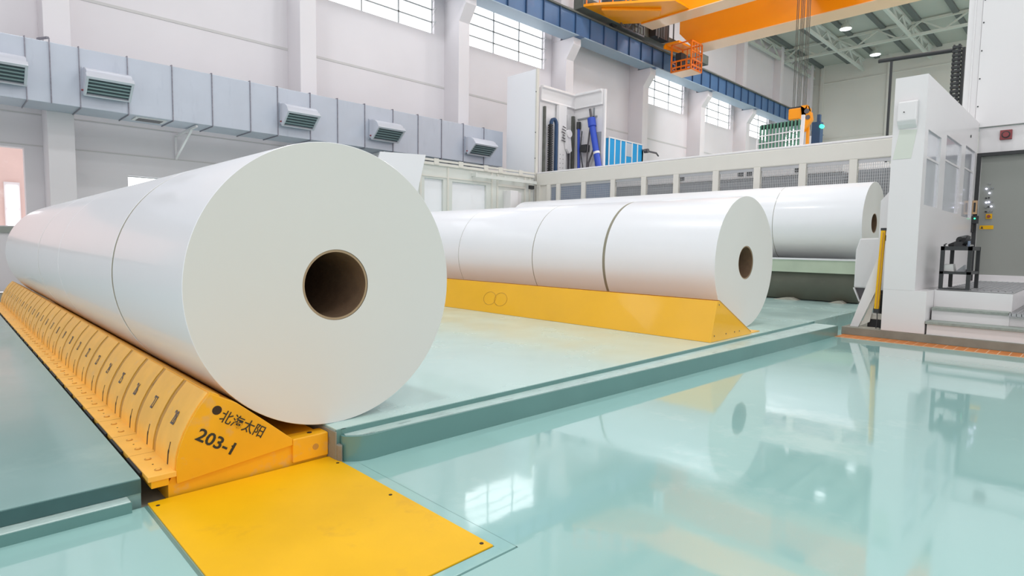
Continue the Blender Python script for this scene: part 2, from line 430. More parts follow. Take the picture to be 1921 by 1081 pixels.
# curved numbered plates with ribs and slots
def arc_strip(mb, y0, y1, off, i0=0.0, i1=6.0, steps=14):
    # strip following the outer curve, from parameter i0 to i1, offset outward
    pts = []
    for k in range(steps + 1):
        s = i0 + (i1 - i0) * k / steps
        a = min(int(s), 5); q = s - a
        p = Vector(curve[a]).lerp(Vector(curve[a + 1]), q)
        tg = (Vector(curve[a + 1]) - Vector(curve[a])).normalized(); nm = Vector((-tg.y, tg.x))
        pts.append((p, nm))
    outer = [(p + nm * off) for p, nm in pts]; inn = [(p - nm * 0.006) for p, nm in pts]
    poly = [(a.x, a.y) for a in outer] + [(a.x, a.y) for a in inn][::-1]
    mb.prism(poly, 'y', y0, y1)
for i in range(NSEG):
    y0 = CY0 + i * PITCH
    mb = MB(); arc_strip(mb, y0 + 0.010, y0 + PITCH - 0.046, 0.006)
    mb.cur = 1; arc_strip(mb, y0 + 0.112, y0 + 0.130, 0.0068, 0.0, 1.2, 6); arc_strip(mb, y0 + 0.116, y0 + 0.126, 0.0068, 1.2, 1.9, 4)
    pl = obj('curved_plate', mb, ['yellow_seg', 'slot'], t, smooth=True)
    mb = MB(); arc_strip(mb, y0 + PITCH - 0.036, y0 + PITCH - 0.003, 0.003)
    mb.cur = 1; arc_strip(mb, y0 + PITCH - 0.046, y0 + PITCH - 0.036, -0.001); arc_strip(mb, y0 + PITCH - 0.003, y0 + PITCH + 0.010, -0.001)
    obj('rib', mb, ['rib', 'slot'], t)
    p = Vector(curve[3]).lerp(Vector(curve[4]), 0.5)
    tg = (Vector(curve[4]) - Vector(curve[3])).normalized(); nm = Vector((-tg.y, tg.x))
    place_text('number_marking', str(28 - i), 0.105, (p.x + nm.x * 0.0078, y0 + 0.19, p.y + nm.y * 0.0078), (0, -1, 0), (tg.x, 0, tg.y), 'greyblue', pl, 0.56, 0.001, bold=-0.0004)
mb = MB(); mb.prism([(0.953, 0.482), (0.958, 0.492), (1.0, 0.472), (1.0, 0.462)], 'y', CY0 - 0.004, CY1)
obj('ridge_strip', mb, 'yellow', t)

# ------------------------------------------------------------------ cradle 2
t = thing('roll_cradle', 'plain bright yellow wedge-shaped cradle holding the middle row of rolls', 'roll cradle', (6.7, 3.2, 0.181))
mb = MB(); mb.prism([(6.185, 0.182), (6.318, 0.645), (6.36, 0.645), (7.24, 0.205), (7.24, 0.182)], 'y', 3.10, 13.3)
obj('wedge_body', mb, 'cradle_yellow', t, bevel=0.003)
mb = MB(); mb.prism([(6.345, 0.652), (6.37, 0.652), (7.25, 0.212), (7.24, 0.204)], 'y', 3.10, 13.3)
obj('contact_plate', mb, 'rib', t)
mb = MB(); mb.box(7.24, 7.55, 3.12, 3.45, 0.182, 0.192); obj('foot_plate', mb, 'yellow_seg', t)
mb = MB()
for yy in (6.6, 6.85):
    px = 6.25; 
    for k in range(24):
        a0 = 2 * PI * k / 24; a1 = 2 * PI * (k + 1) / 24
        def Q(a): 
            z = 0.40 + 0.10 * math.sin(a); return (6.185 + (z - 0.182) * (0.133 / 0.463) - 0.002, yy + 0.14 * math.cos(a), z)
        mb.cyl(Q(a0), Q(a1), 0.003, 4)
obj('scratched_rings', mb, 'rib', t)
mb = MB()
for a, z in ((6.21, 0.25), (6.5, 0.25), (6.72, 0.25), (6.85, 0.25), (6.30, 0.60)): mb.cyl((a + 0.06, 3.099, z), (a + 0.06, 3.096, z), 0.008, 8)
obj('bolt_heads', mb, 'greyblue', t)

# ------------------------------------------------------------------ roll 3 ledge machine
t = thing('winder_table', 'pale green and white ledge over a dark drum carrying the rearmost rolls', 'machine', (13.2, 8, 0.181))
mb = MB(); mb.box(12.70, 13.44, 3.42, 14.0, 0.93, 1.03); mb.prism([(12.70, 0.77), (12.70, 0.93), (13.2, 0.93), (13.2, 0.85)], 'y', 3.42, 14.0)
obj('ledge', mb, 'green_ledge', t)
mb = MB(); mb.box(12.67, 12.78, 3.40, 14.0, 1.025, 1.06); obj('white_lip', mb, 'white', t)
mb = MB(); mb.prism([(12.80, 0.77), (12.76, 0.6), (12.80, 0.4), (12.93, 0.20), (13.4, 0.20), (13.4, 0.77)], 'y', 3.44, 14.0)
obj('dark_drum', mb, 'drum', t, smooth=True)
mb = MB(); mb.box(13.0, 15.2, 3.46, 14.0, 0.182, 0.30); obj('base_frame', mb, 'black', t)
mb = MB(); mb.box(13.9, 14.8, 3.7, 14.0, 0.30, 0.938)
obj('roll_seat', mb, 'grey_casing', t)
for k, (yy, w, hh) in enumerate(((3.62, 0.3, 0.05), (4.5, 0.5, 0.05))):
    mb = MB(); mb.prism([(yy, 0.182), (yy + w * 0.3, 0.182 + hh), (yy + w * 0.6, 0.182 + hh * 0.8), (yy + w, 0.182)], 'x', 12.70, 12.9)
    tag(obj('paper_scrap', mb, 'dust'), ('crumpled grey paper scrap under the dark drum near the white post', 'wider crumpled paper scrap under the dark drum, farther from the white post')[k], 'paper scrap', 'paper scraps under the drum')

# ------------------------------------------------------------------ walls, columns, windows
WX = [8.88, 10.66]
bays = [2.45 + 5.95 * k for k in range(-3, 9)]      # right edges of column faces
def grid_wall(x0, x1, z0, z1, holes, y0, y1, mb):
    xs = sorted({x0, x1} | {h[0] for h in holes} | {h[1] for h in holes}); zs = sorted({z0, z1} | {h[2] for h in holes} | {h[3] for h in holes})
    for a, b in zip(xs[:-1], xs[1:]):
        for c, d in zip(zs[:-1], zs[1:]):
            cx, cz = (a + b) / 2, (c + d) / 2
            if any(h[0] < cx < h[1] and h[2] < cz < h[3] for h in holes): continue
            mb.box(a, b, y0, y1, c, d)
holes = []; win = []
for k, r in enumerate(bays[:-1]):
    if abs(r - 20.3) < 0.1: continue
    h = (r + 0.64, r + 4.98, WX[0], WX[1]); holes.append(h); win.append(h)
opening = (-2.6, 1.60, 1.52, 3.33); small = (3.65, 5.4, 1.6, 2.88)
holes += [opening, small]
mb = MB(); grid_wall(-15.5, XB, 0.0, ZC + 0.1, holes, YW, YW + 0.3, mb)
struct('wall_left', mb, 'wall')
def window(n, x0, x1, z0, z1, nx, nz, y=YW + 0.12):
    mb = MB(); w = 0.045
    for i in range(nx + 1):
        x = x0 + (x1 - x0) * i / nx; mb.box(x - w / 2, x + w / 2, y, y + 0.05, z0, z1)
    for i in range(nz + 1):
        z = z0 + (z1 - z0) * i / nz; mb.box(x0, x1, y, y + 0.05, z - w / 2, z + w / 2)
    o = struct('window_%d' % n, mb, 'sash')
    mb = MB(); mb.box(x0, x1, y + 0.06, y + 0.08, z0, z1); obj('pane', mb, 'pane', o)
    mb = MB()
    for i in range(1, nz):
        z = z0 + (z1 - z0) * i / nz
        mb.bar((x1 - 0.01, y - 0.02, z), (x1 + 0.01, y - 0.22, z - 0.02), 0.02); mb.bar((x1 + 0.01, y - 0.2, z - 0.02), (x1, y - 0.02, z - 0.2), 0.015)
    obj('opener_arms', mb, 'sash', o)
for i, h in enumerate(win): window(i + 1, h[0], h[1], h[2], h[3], 3, 4)
window(len(win) + 1, small[0], small[1], small[2], small[3], 2, 2)
# grooved joints in the wall
mb = MB()
for z, w in ((7.07, 0.07), (4.15, 0.02), (3.42, 0.03), (12.0, 0.02)):
    mb.box(-15, XB, YW - 0.012, YW, z - w, z)
struct('trim_9', mb, 'joint')
mb = MB(); mb.box(-2.7, 1.66, YW - 0.06, YW + 0.02, 1.36, 1.50); struct('trim_10', mb, 'grey_door')
# columns with corbels
for k, r in enumerate(bays):
    mb = MB()
    prof = [(YW, 0.122), (17.0, 0.122), (17.0, 9.26), (16.62, 9.82), (16.62, 10.11), (YW, 10.11)]
    mb.prism(prof, 'x', r - 0.5, r); mb.box(r - 0.5, r, 17.35, YW, 10.11, ZC)
    struct('trim_%d' % (11 + k), mb, 'wall', bevel=0.01)
# outside building seen through the opening
t = thing('outside_building', 'pink rendered building with a white-framed window, seen through the opening at the left edge', 'building', (0.5, 24, 0))
mb = MB(); mb.box(-8, 8, 24, 24.5, 0, 8); obj('facade', mb, 'pink', t)
mb = MB(); mb.box(1.62, 2.0, 23.9, 24, 1.4, 2.95)
wf = obj('window_frame', mb, 'white', t)
mb = MB(); mb.box(1.68, 1.95, 23.87, 23.91, 1.5, 2.1); mb.box(1.68, 1.95, 23.87, 23.91, 2.16, 2.85); obj('pane', mb, 'pane', wf)
# end wall
mb = MB(); mb.box(XB, XB + 0.3, -14, YW, 0, ZC + 0.1); struct('wall_back', mb, 'wall_far')
mb = MB()
for yy in (16.9, 12.3): mb.box(XB - 0.12, XB, yy - 0.12, yy + 0.12, 0.15, ZC)
for zz in (5.0, 9.9, 14.2): mb.box(XB - 0.05, XB, -10, YW, zz, zz + 0.05)
struct('trim_30', mb, 'wall_far')
# roof
mb = MB(); mb.box(-6, XB, -14, YW, ZC, ZC + 0.1); struct('ceiling', mb, 'ceil')
mb = MB()
for k in range(17): mb.box(-6, XB, -13.6 + 1.9 * k, -13.3 + 1.9 * k, ZC - 0.14, ZC)
struct('trim_31', mb, 'purlin')
# roof trusses
def truss(label, p0, p1, zb, zt, n):
    t = thing('roof_truss', label, 'roof truss', (p0[0], p0[1], zb), 'white roof trusses')
    a = Vector((p0[0], p0[1], zb)); b = Vector((p1[0], p1[1], zb)); up = Vector((0, 0, zt - zb))
    mb = MB(); mb.bar(a, b, 0.16); obj('bottom_chord', mb, 'truss', t)
    mb = MB(); mb.bar(a + up, b + up, 0.14); obj('top_chord', mb, 'truss', t)
    mb = MB()
    for i in range(n):
        q0 = a.lerp(b, i / n); q1 = a.lerp(b, (i + 0.5) / n) + up; q2 = a.lerp(b, (i + 1) / n)
        mb.bar(q0, q1, 0.09); mb.bar(q1, q2, 0.09)
    obj('web_bars', mb, 'truss', t)
truss('white steel roof truss running across the hall beyond the orange girder', (44.3, -4), (44.3, 17.6), 14.66, 15.45, 9)
for yy, l in ((17.45, 'white lengthwise roof truss hugging the window wall'), (13.95, 'white lengthwise roof truss over the hanging hook, second from the window wall'),
              (9.75, 'white lengthwise roof truss near the white tower, third from the window wall')):
    truss(l, (36.5, yy), (XB - 0.3, yy), 14.70, 15.42, 6)
# two modelled ceiling lamps, plus unseen area lights added to brighten the hall
lamps = [(41.4, 12.6), (48.2, 12.65)]
for x in (2, 11, 20, 29, 38):
    for y in (-6, 3, 11):
        if (x, y) != (38, 11): lamps.append((x, y))
for i, (x, y) in enumerate(lamps):
    if i < 2:
        t = thing('ceiling_light', ('lit round ceiling lamp nearer the orange girder', 'lit round ceiling lamp nearer the end wall')[i], 'lamp', (x, y, 15.0), 'ceiling lamps')
        mb = MB(); mb.cyl((x, y, 15.05), (x, y, 15.4), 0.36, 24, 0.16); mb.cyl((x, y, 15.4), (x, y, 15.6), 0.03, 8); obj('housing', mb, 'truss', t)
        mb = MB(); mb.cyl((x, y, 15.02), (x, y, 15.06), 0.32, 24); obj('lens', mb, 'lamp', t)
    else:
        ld = bpy.data.lights.new('fill_light', 'AREA'); ld.shape = 'DISK'; ld.size = 1.6; ld.energy = 440 if x < 25 else 800; ld.color = (0.97, 0.98, 1.0)
        lo = link(bpy.data.objects.new('fill_light', ld)); lo.location = (x, y, 15.3)

# ------------------------------------------------------------------ crane runway beam
t = thing('crane_runway_beam', 'long blue steel runway beam resting on the wall corbels', 'beam', (20, 16.6, 10.13))
mb = MB(); mb.box(-10, 47.5, 16.50, 16.56, 10.15, 11.02); obj('web', mb, 'blue_beam', t)
mb = MB(); mb.box(-10, 47.5, 16.42, 17.2, 10.12, 10.16); obj('bottom_flange', mb, 'beam_under', t)
mb = MB(); mb.box(-10, 47.5, 16.40, 16.80, 11.02, 11.06); obj('top_flange', mb, 'rail_steel', t)
mb = MB(); mb.box(-10, 47.5, 16.52, 16.60, 11.06, 11.16); obj('rail', mb, 'rail_steel', t)
x = -9.0; mb = MB()
while x < 47: mb.box(x, x + 0.035, 16.43, 16.50, 10.16, 11.02); x += 0.99
obj('web_stiffeners', mb, 'beam_stiff', t)
mb = MB()
for r in bays: mb.box(r - 0.42, r - 0.08, 16.34, 16.8, 10.1105, 10.121)
obj('bearing_pads', mb, 'blue_beam', t)

# ------------------------------------------------------------------ bridge crane
t = thing('bridge_crane', 'orange overhead bridge crane with two box girders riding the blue beam', 'crane', (25.5, 10, 11.16))
def girder(x0, x1, z0, z1, yend):
    mb = MB()
    mb.prism([(yend, z0), (yend + 0.7, z0 + 0.75), (yend + 0.7, z1), (-8, z1), (-8, z0)], 'x', x0, x1)
    return mb
g1 = obj('girder', girder(23.25, 24.13, 11.27, 12.7, 15.55), 'orange', t, bevel=0.01)
g2 = obj('girder', girder(27.5, 28.7, 11.30, 13.0, 15.4), 'orange', t, bevel=0.01)
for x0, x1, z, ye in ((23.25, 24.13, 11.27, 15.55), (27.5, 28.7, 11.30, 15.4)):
    mb = MB(); mb.box(x0 - 0.01, x1 + 0.01, -8, ye, z - 0.03, z); obj('bottom_flange', mb, 'peach', t)  # peach colour paints glare onto the underside of the orange girders
mb = MB(); mb.box(20.0, 31.0, 16.30, 16.82, 11.30, 11.78); obj('end_carriage', mb, 'rail_steel', t, bevel=0.01)
mb = MB(); mb.prism([(20.0, 16.35), (22.6, 16.45), (23.25, 15.6), (23.25, 13.2), (22.1, 13.2), (20.2, 15.9)], 'z', 11.32, 11.42); obj('walkway_plate', mb, 'orange', t)
mb = MB(); mb.prism([(20.6, 15.8), (22.4, 14.0), (22.9, 14.4), (21.3, 16.1)], 'z', 11.2, 11.32); obj('gearbox_cover', mb, 'orange', t, bevel=0.03)
mb = MB(); mb.cyl((20.9, 16.0, 11.65), (21.7, 15.2, 11.65), 0.22, 16); mb.cyl((21.8, 15.1, 11.65), (22.1, 14.8, 11.65), 0.14, 12)
obj('drive_motor', mb, 'black', t, smooth=True)
mb = MB()
for k in range(6):
    x = 20.1 + k * 0.35; y = 16.2 - k * 0.42; mb.bar((x, y, 11.42), (x, y, 12.3), 0.04)
for zz in (11.85, 12.3): mb.bar((20.1, 16.2, zz), (21.85, 14.1, zz), 0.04)
obj('guard_rail', mb, 'cage_orange', t)
for xw in (22.5, 30.0):
    mb = MB(); mb.cyl((xw, 16.49, 11.38), (xw, 16.65, 11.38), 0.21, 24); obj('wheel', mb, 'black', t)
mb = MB()
for k in range(5): mb.bar((22.6 + k * 0.45, 16.18, 11.15), (22.6 + k * 0.45, 16.18, 11.62), 0.05)
mb.bar((22.6, 16.18, 11.62), (24.4, 16.18, 11.62), 0.05); mb.bar((22.6, 16.18, 11.15), (24.4, 16.18, 11.15), 0.07); mb.bar((22.6, 16.18, 11.62), (23.05, 16.18, 11.15), 0.05); mb.bar((23.05, 16.18, 11.15), (23.5, 16.18, 11.62), 0.05)
obj('collector_frame', mb, 'greyblue', t)
mb = MB()
for k in range(4): mb.tube([(25.2 + k * 0.3, 15.9 - 0.1 * k, 12.4), (25.2 + k * 0.3, 15.9 - 0.1 * k, 11.2 + 0.1 * (k % 2))], 0.035)
mb.box(25.0, 26.2, 15.9, 16.25, 11.3, 12.2)
obj('cable_bundle', mb, 'black', t)
mb = MB(); mb.box(25.6, 27.5, 15.0, 15.75, 10.92, 11.02); mb.prism([(25.5, 10.75), (25.5, 10.92), (27.6, 11.2), (27.6, 10.95)], 'y', 15.7, 15.76)
obj('cage_roof', mb, 'orange', t)
# inspection cage
mb = MB(); xa, xb_, ya, yb, za, zb = 25.75, 26.75, 14.42, 15.45, 9.62, 10.92
for x in (xa, xb_):
    for y in (ya, yb): mb.bar((x, y, za), (x, y, zb), 0.06)
for z in (za + 0.02, za + 0.2, za + 0.48, zb):
    mb.bar((xa, ya, z), (xb_, ya, z), 0.06); mb.bar((xa, yb, z), (xb_, yb, z), 0.06); mb.bar((xa, ya, z), (xa, yb, z), 0.06); mb.bar((xb_, ya, z), (xb_, yb, z), 0.06)
for k in range(1, 4):
    y = ya + (yb - ya) * k / 4; mb.bar((xa, y, za), (xa, y, za + 0.5), 0.035); mb.bar((xb_, y, za), (xb_, y, zb), 0.035)
    x = xa + (xb_ - xa) * k / 4; mb.bar((x, ya, za), (x, ya, zb), 0.035)
mb.bar((xb_, ya, za + 0.8), (xb_, yb, za + 0.8), 0.05); mb.bar((xa, ya, za + 0.85), (xb_, ya, za + 0.85), 0.05)
cg = obj('inspection_cage', mb, 'cage_orange', t)
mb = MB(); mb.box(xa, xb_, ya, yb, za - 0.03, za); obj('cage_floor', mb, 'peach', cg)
mb = MB(); mb.box(xa + 0.1, xa + 0.5, 15.0, 15.3, za + 0.02, za + 0.9); obj('control_box', mb, 'black', cg)
# hoist ropes and hook block
for k in range(8):
    y = 9.12 + 0.075 * k
    mb = MB(); mb.cyl((25.6 + 0.05 * (k % 3), y, 7.065), (25.6 + 0.05 * (k % 3), y + 0.02, 12.6), 0.014, 6); obj('hoist_rope', mb, 'rail_steel', t)
mb = MB(); mb.box(24.13, 27.5, 8.9, 10.0, 12.6, 12.9); obj('trolley', mb, 'black', t)
t = thing('hook_block', 'orange pulley hook block hanging on steel ropes above the fence', 'hook block', (25.7, 9.3, 6.1))
mb = MB(); mb.box(25.45, 25.95, 9.0, 9.75, 6.55, 7.0); obj('block_body', mb, 'orange', t, bevel=0.04)
mb = MB(); mb.prism([(9.0, 7.05), (9.25, 7.05), (8.85, 6.75), (8.8, 6.45), (9.1, 6.0), (9.22, 6.2), (9.3, 6.5)], 'x', 25.40, 25.62); obj('side_cheek', mb, 'orange', t)
mb = MB(); mb.cyl((25.38, 9.0, 6.8), (25.40, 9.0, 6.8), 0.1, 16); mb.cyl((25.38, 8.95, 6.55), (25.40, 8.95, 6.55), 0.09, 16); obj('pulley_pins', mb, 'greyblue', t)
mb = MB(); mb.box(25.5, 25.9, 9.2, 9.68, 6.99, 7.06); obj('rope_guard', mb, 'black', t)
mb = MB(); mb.box(25.6, 25.72, 8.96, 9.06, 5.2, 6.6); obj('hook_shank', mb, 'orange', t)
t = thing('signal_lamp', 'small dark sensor box with a glowing green light beyond the hook block', 'signal light', (29.8, 9.8, 4))
mb = MB(); mb.box(29.8, 30.2, 9.93, 10.3, 6.2, 7.2); mb.box(29.9, 30.1, 10.0, 10.12, 7.2, 7.55); obj('housing', mb, 'beam_stiff', t)
mb = MB(); mb.cyl((29.7, 9.85, 6.95), (29.85, 9.85, 6.95), 0.09, 16); obj('lens', mb, 'led_green', t)
mb = MB(); mb.box(29.95, 30.05, 10.0, 10.1, 0.19, 6.2); obj('post', mb, 'black', t)

# ------------------------------------------------------------------ air duct and vents
t = thing('air_duct', 'long square galvanised air duct along the window wall', 'air duct', (3, 16.5, 4.11))
mb = MB(); mb.box(-8, 15.15, 16.0, 17.0, 4.11, 5.38); obj('duct_body', mb, 'duct', t, bevel=0.01)
seams = [-6.2, -4.4, -2.7, -1.6, -0.6, 0.5, 1.52, 2.43, 3.33, 4.24, 5.13, 6.06, 6.78, 7.7, 8.53, 9.42, 10.41, 11.36, 12.31, 13.26, 14.21]
for x in seams:
    mb = MB()
    mb.box(x - 0.009, x + 0.009, 15.975, 16.0, 4.085, 5.405); mb.box(x - 0.009, x + 0.009, 16.0, 17.0, 4.085, 4.11); mb.box(x - 0.009, x + 0.009, 16.0, 17.0, 5.38, 5.41)
    obj('seam_flange', mb, 'seam', t)
mb = MB(); mb.box(3.5, 4.15, 16.15, 16.6, 4.085, 4.11); gr = obj('underside_grille', mb, 'white', t)
mb = MB(); mb.box(3.57, 4.08, 16.2, 16.55, 4.078, 4.086); obj('grille_slats', mb, 'greyblue', gr)
mb = MB(); mb.cyl((1.92, 15.95, 4.1), (1.92, 15.95, 5.45), 0.012, 8); mb.bar((1.90, 15.95, 5.45), (1.80, 16.6, 5.55), 0.04); mb.bar((1.80, 16.6, 5.38), (1.80, 17.8, 5.8), 0.05)
obj('hanger_rod', mb, 'seam', t)
vl = ['curved-hood air vent cut by the left edge of the picture', 'curved-hood air vent beside the first wall column at left', 'curved-hood air vent just above the top of the nearest roll',
      'curved-hood air vent between the nearest roll and the tall column', 'curved-hood air vent beside the tall white panel']
for (x, w), l in zip(((0.60, 0.89), (2.48, 0.84), (6.83, 0.87), (9.56, 0.91), (13.34, 1.02)), vl):
    t = thing('air_vent', l, 'air vent', (x + w / 2, 16, 4.3), 'air vents along the duct')
    prof = [(15.97, 4.95), (15.80, 4.94), (15.66, 4.90), (15.55, 4.84), (15.48, 4.75), (15.80, 4.42), (15.97, 4.42)]
    mb = MB(); mb.prism(prof, 'x', x, x + w); obj('hood', mb, 'hood', t, smooth=True)
    mb = MB(); mb.box(x - 0.01, x + w + 0.01, 15.965, 15.999, 4.38, 4.98); obj('collar', mb, 'duct', t)
    a = Vector((0, 15.44, 4.68)); b = Vector((0, 15.84, 4.36)); dv = (b - a); nn = Vector((0, dv.z, -dv.y)).normalized()
    def P(xx, s, off): q = a + dv * s + nn * off; return (xx, q.y, q.z)
    def slab(mb, x0, x1, s0, s1, o0, o1): mb.hexa([P(x0, s0, o0), P(x1, s0, o0), P(x1, s1, o0), P(x0, s1, o0)], [P(x0, s0, o1), P(x1, s0, o1), P(x1, s1, o1), P(x0, s1, o1)])
    mb = MB(); e = 0.02
    slab(mb, x - e, x + w + e, -0.06, 0.07, -0.09, 0.03); slab(mb, x - e, x + w + e, 0.94, 1.0, -0.06, 0.03); slab(mb, x - e, x + 0.03, 0.07, 0.94, -0.07, 0.03); slab(mb, x + w - 0.03, x + w + e, 0.07, 0.94, -0.07, 0.03)
    obj('louvre_frame', mb, 'hood', t, bevel=0.006)
    mb = MB(); slab(mb, x + 0.03, x + w - 0.03, 0.07, 0.94, -0.05, -0.02); obj('dark_opening', mb, 'vent_in', t)
    mb = MB()
    for q in (0.22, 0.40, 0.58, 0.76): slab(mb, x + 0.03, x + w - 0.03, q - 0.025, q + 0.035, -0.012, 0.012)
    obj('louvre_slats', mb, 'vent_slat', t)
    mb = MB(); mb.cyl((x - 0.05, 15.85, 4.46), (x, 15.85, 4.46), 0.022, 8); obj('red_knob', mb, 'red', t)
for xb0, l in ((4.77, 'triangular steel bracket holding the duct behind the nearest roll'), (10.15, 'triangular steel bracket holding the duct near the tall column')):
    mb = MB(); mb.bar((xb0, 17.84, 4.03), (xb0 + 0.02, 16.1, 4.07), 0.05); mb.bar((xb0, 17.82, 4.0), (xb0, 17.82, 3.4), 0.05); mb.bar((xb0, 17.8, 3.45), (xb0 + 0.02, 16.5, 4.05), 0.05)
    tag(obj('wall_bracket', mb, 'white'), l, 'bracket', 'duct wall brackets')

# ------------------------------------------------------------------ enclosure at the back left
t = thing('machine_enclosure', 'grey-white panelled enclosure with glazed openings under the duct', 'enclosure', (12.5, 14.5, 0.181))
mb = MB(); grid_wall(9.7, 15.2, 0.182, 3.62, [(10.5, 11.2, 1.9, 3.2), (11.55, 12.97, 1.9, 3.17)], 14.45, 14.57, mb); obj('wall_panel', mb, 'enclosure', t)
for x0, x1 in ((10.5, 11.2), (11.55, 12.97)):
    mb = MB(); mb.box(x0, x1, 14.53, 14.56, 1.9, 3.2); obj('white_panel', mb, 'paper', t)
mb = MB(); mb.box(9.7, 15.2, 14.40, 14.47, 3.60, 3.68); mb.box(9.7, 15.2, 14.40, 14.47, 3.72, 3.78)
for x in (10.9, 11.85, 12.9, 13.55, 14.5): mb.box(x - 0.09, x + 0.09, 14.385, 14.40, 3.62, 3.80)
obj('top_rail', mb, 'cream', t)
mb = MB(); mb.box(12.3, 15.1, 14.20, 14.26, 3.36, 3.46)
for x in (12.35, 13.0, 13.6, 14.2, 14.8): mb.box(x - 0.03, x + 0.03, 14.22, 14.45, 3.40, 3.50)
obj('cable_tray', mb, 'enclosure', t)
mb = MB()
for x in (10.35, 11.37, 13.2, 13.45, 14.75, 15.0): mb.box(x - 0.03, x + 0.03, 14.42, 14.45, 0.2, 3.58)
mb.box(9.7, 13.2, 14.43, 14.45, 3.25, 3.29); mb.box(13.45, 14.75, 14.41, 14.45, 3.18, 3.26)
obj('door_frame', mb, 'cream', t)
mb = MB(); mb.box(13.75, 14.1, 14.1, 14.45, 2.3, 3.05); mb.box(14.1, 14.45, 14.3, 14.45, 2.3, 3.02); obj('wall_box', mb, 'white', t, bevel=0.01)
mb = MB(); mb.box(14.95, 15.15, 14.36, 14.45, 3.2, 3.32); obj('latch', mb, 'black', t)
# leaning panel
mb = MB(); mb.hexa([(7.55, 13.9, 0.19), (9.2, 13.9, 0.19), (9.2, 13.95, 0.19), (7.55, 13.95, 0.19)], [(8.35, 13.4, 3.6), (9.78, 13.4, 3.68), (9.78, 13.45, 3.68), (8.35, 13.45, 3.6)])
tag(obj('leaning_sheet', mb, 'paper'), 'plain white sheet leaning beyond the right shoulder of the nearest roll', 'sheet')
# tall white panel
t = thing('tall_cabinet_panel', 'tall plain white panel standing at the corner of the mesh fence', 'panel', (15.35, 15.3, 0.181))
mb = MB(); mb.box(15.30, 15.38, 14.50, 15.96, 0.182, 7.39); obj('panel', mb, 'paper', t, bevel=0.01)
mb = MB(); mb.box(15.28, 15.40, 14.44, 14.50, 0.182, 7.39); obj('edge_post', mb, 'cream', t)
mb = MB()
for z in (6.6, 5.2, 4.3): mb.cyl((15.27, 14.47, z), (15.285, 14.47, z), 0.02, 8)
obj('bolts', mb, 'black', t)

# ------------------------------------------------------------------ mesh fence
t = thing('safety_fence', 'cream-framed wire mesh safety fence behind the rearmost rolls', 'fence', (15.3, 8, 0.181))
mb = MB(); mb.box(15.28, 15.58, 2.6, 14.40, 3.32, 3.74); mb.cur = 0; obj('top_beam', mb, 'cream', t, bevel=0.03)
mb = MB(); mb.box(15.30, 15.56, 2.6, 14.40, 3.74, 3.80); obj('top_cover', mb, 'white', t, bevel=0.02)
mb = MB(); mb.box(15.3, 15.45, 2.6, 14.40, 0.182, 1.1); obj('kick_panel', mb, 'cream', t)
posts = [14.3, 13.81, 13.37, 12.28, 11.11, 9.98, 8.90, 7.70, 6.57, 5.45, 4.33, 3.2]
for y in posts:
    mb = MB(); mb.box(15.27, 15.40, y - 0.085, y + 0.085, 1.1, 3.33); obj('post', mb, 'cream', t, bevel=0.01)
for i, (a, b) in enumerate(zip(posts[:-1], posts[1:])):
    y1, y0 = a - 0.085, b + 0.085
    if i == 0:
        mb = MB(); mb.box(15.33, 15.36, y0, y1, 1.1, 3.32); obj('infill_panel', mb, 'cream', t); continue
    mb = MB()
    if i <= 3: 
        mb.box(15.34, 15.36, y0, y1, 1.1, 3.30); obj('infill_panel', mb, 'blue_panel', t)
        mb = MB()
    y = y0 + 0.02
    while y < y1: mb.box(15.33, 15.337, y - 0.0045, y + 0.0045, 2.2, 3.32); y += 0.045
    z = 2.2
    while z < 3.31: mb.box(15.337, 15.343, y0, y1, z, z + 0.007); z += 0.07
    mb.box(15.325, 15.345, y0, y1, 3.24, 3.33)
    obj('mesh_panel', mb, 'wire', t)
# casing behind the fence
t = thing('machine_casing', 'grey machine casing with a pale top seen through the mesh fence', 'machine', (18, 8, 0.181))
mb = MB(); mb.box(16.5, 22, 4.9, 13.0, 0.182, 3.2); obj('body', mb, 'grey_casing', t)
mb = MB(); mb.box(16.45, 22, 4.9, 13.0, 3.2, 3.9); obj('cover', mb, 'white', t, bevel=0.03)
mb = MB()
for y in (5.9, 7.2, 7.45, 9.3): mb.box(16.43, 16.46, y, y + 0.16, 3.28, 3.46)
obj('vent_holes', mb, 'black', t)
mb = MB(); mb.prism([(12.0, 4.1), (12.3, 3.9), (14.0, 3.9), (13.8, 4.1)], 'x', 16.9, 17.5)
mb = MB(); mb.box(16.6, 21, 2.65, 4.7, 0.152, 3.25); tag(obj('machine_casing', mb, 'grey_casing', bevel=0.03), 'dim grey casing behind the last mesh panel beside the white tower', 'machine')

# ------------------------------------------------------------------ slitter tower with its chains and cylinders
t = thing('machine_tower', 'open white L-shaped machine tower with dark rails beside the tall panel', 'machine', (16.5, 14.6, 0.181))
mb = MB(); mb.box(15.62, 17.60, 14.60, 14.68, 0.182, 6.85); obj('back_panel', mb, 'white', t)
mb = MB(); mb.box(17.53, 17.62, 13.24, 14.60, 0.182, 6.85); obj('side_panel', mb, 'white', t)
mb = MB(); mb.box(17.49, 17.53, 13.5, 14.4, 5.95, 6.0); mb.box(17.49, 17.53, 13.62, 13.68, 5.5, 6.3); mb.box(17.50, 17.53, 13.3, 13.55, 4.2, 5.4); obj('side_brackets', mb, 'grey_casing', t)
mb = MB(); mb.prism([(14.60, 6.92), (14.44, 6.90), (14.43, 6.82), (14.50, 6.78), (14.53, 6.45), (14.50, 6.38), (14.60, 6.36)], 'x', 15.62, 17.53); mb.prism([(17.53, 6.92), (17.37, 6.90), (17.36, 6.82), (17.43, 6.78), (17.46, 6.42), (17.43, 6.36), (17.53, 6.34)], 'y', 13.24, 14.60)
obj('top_canopy', mb, 'white', t, bevel=0.02)
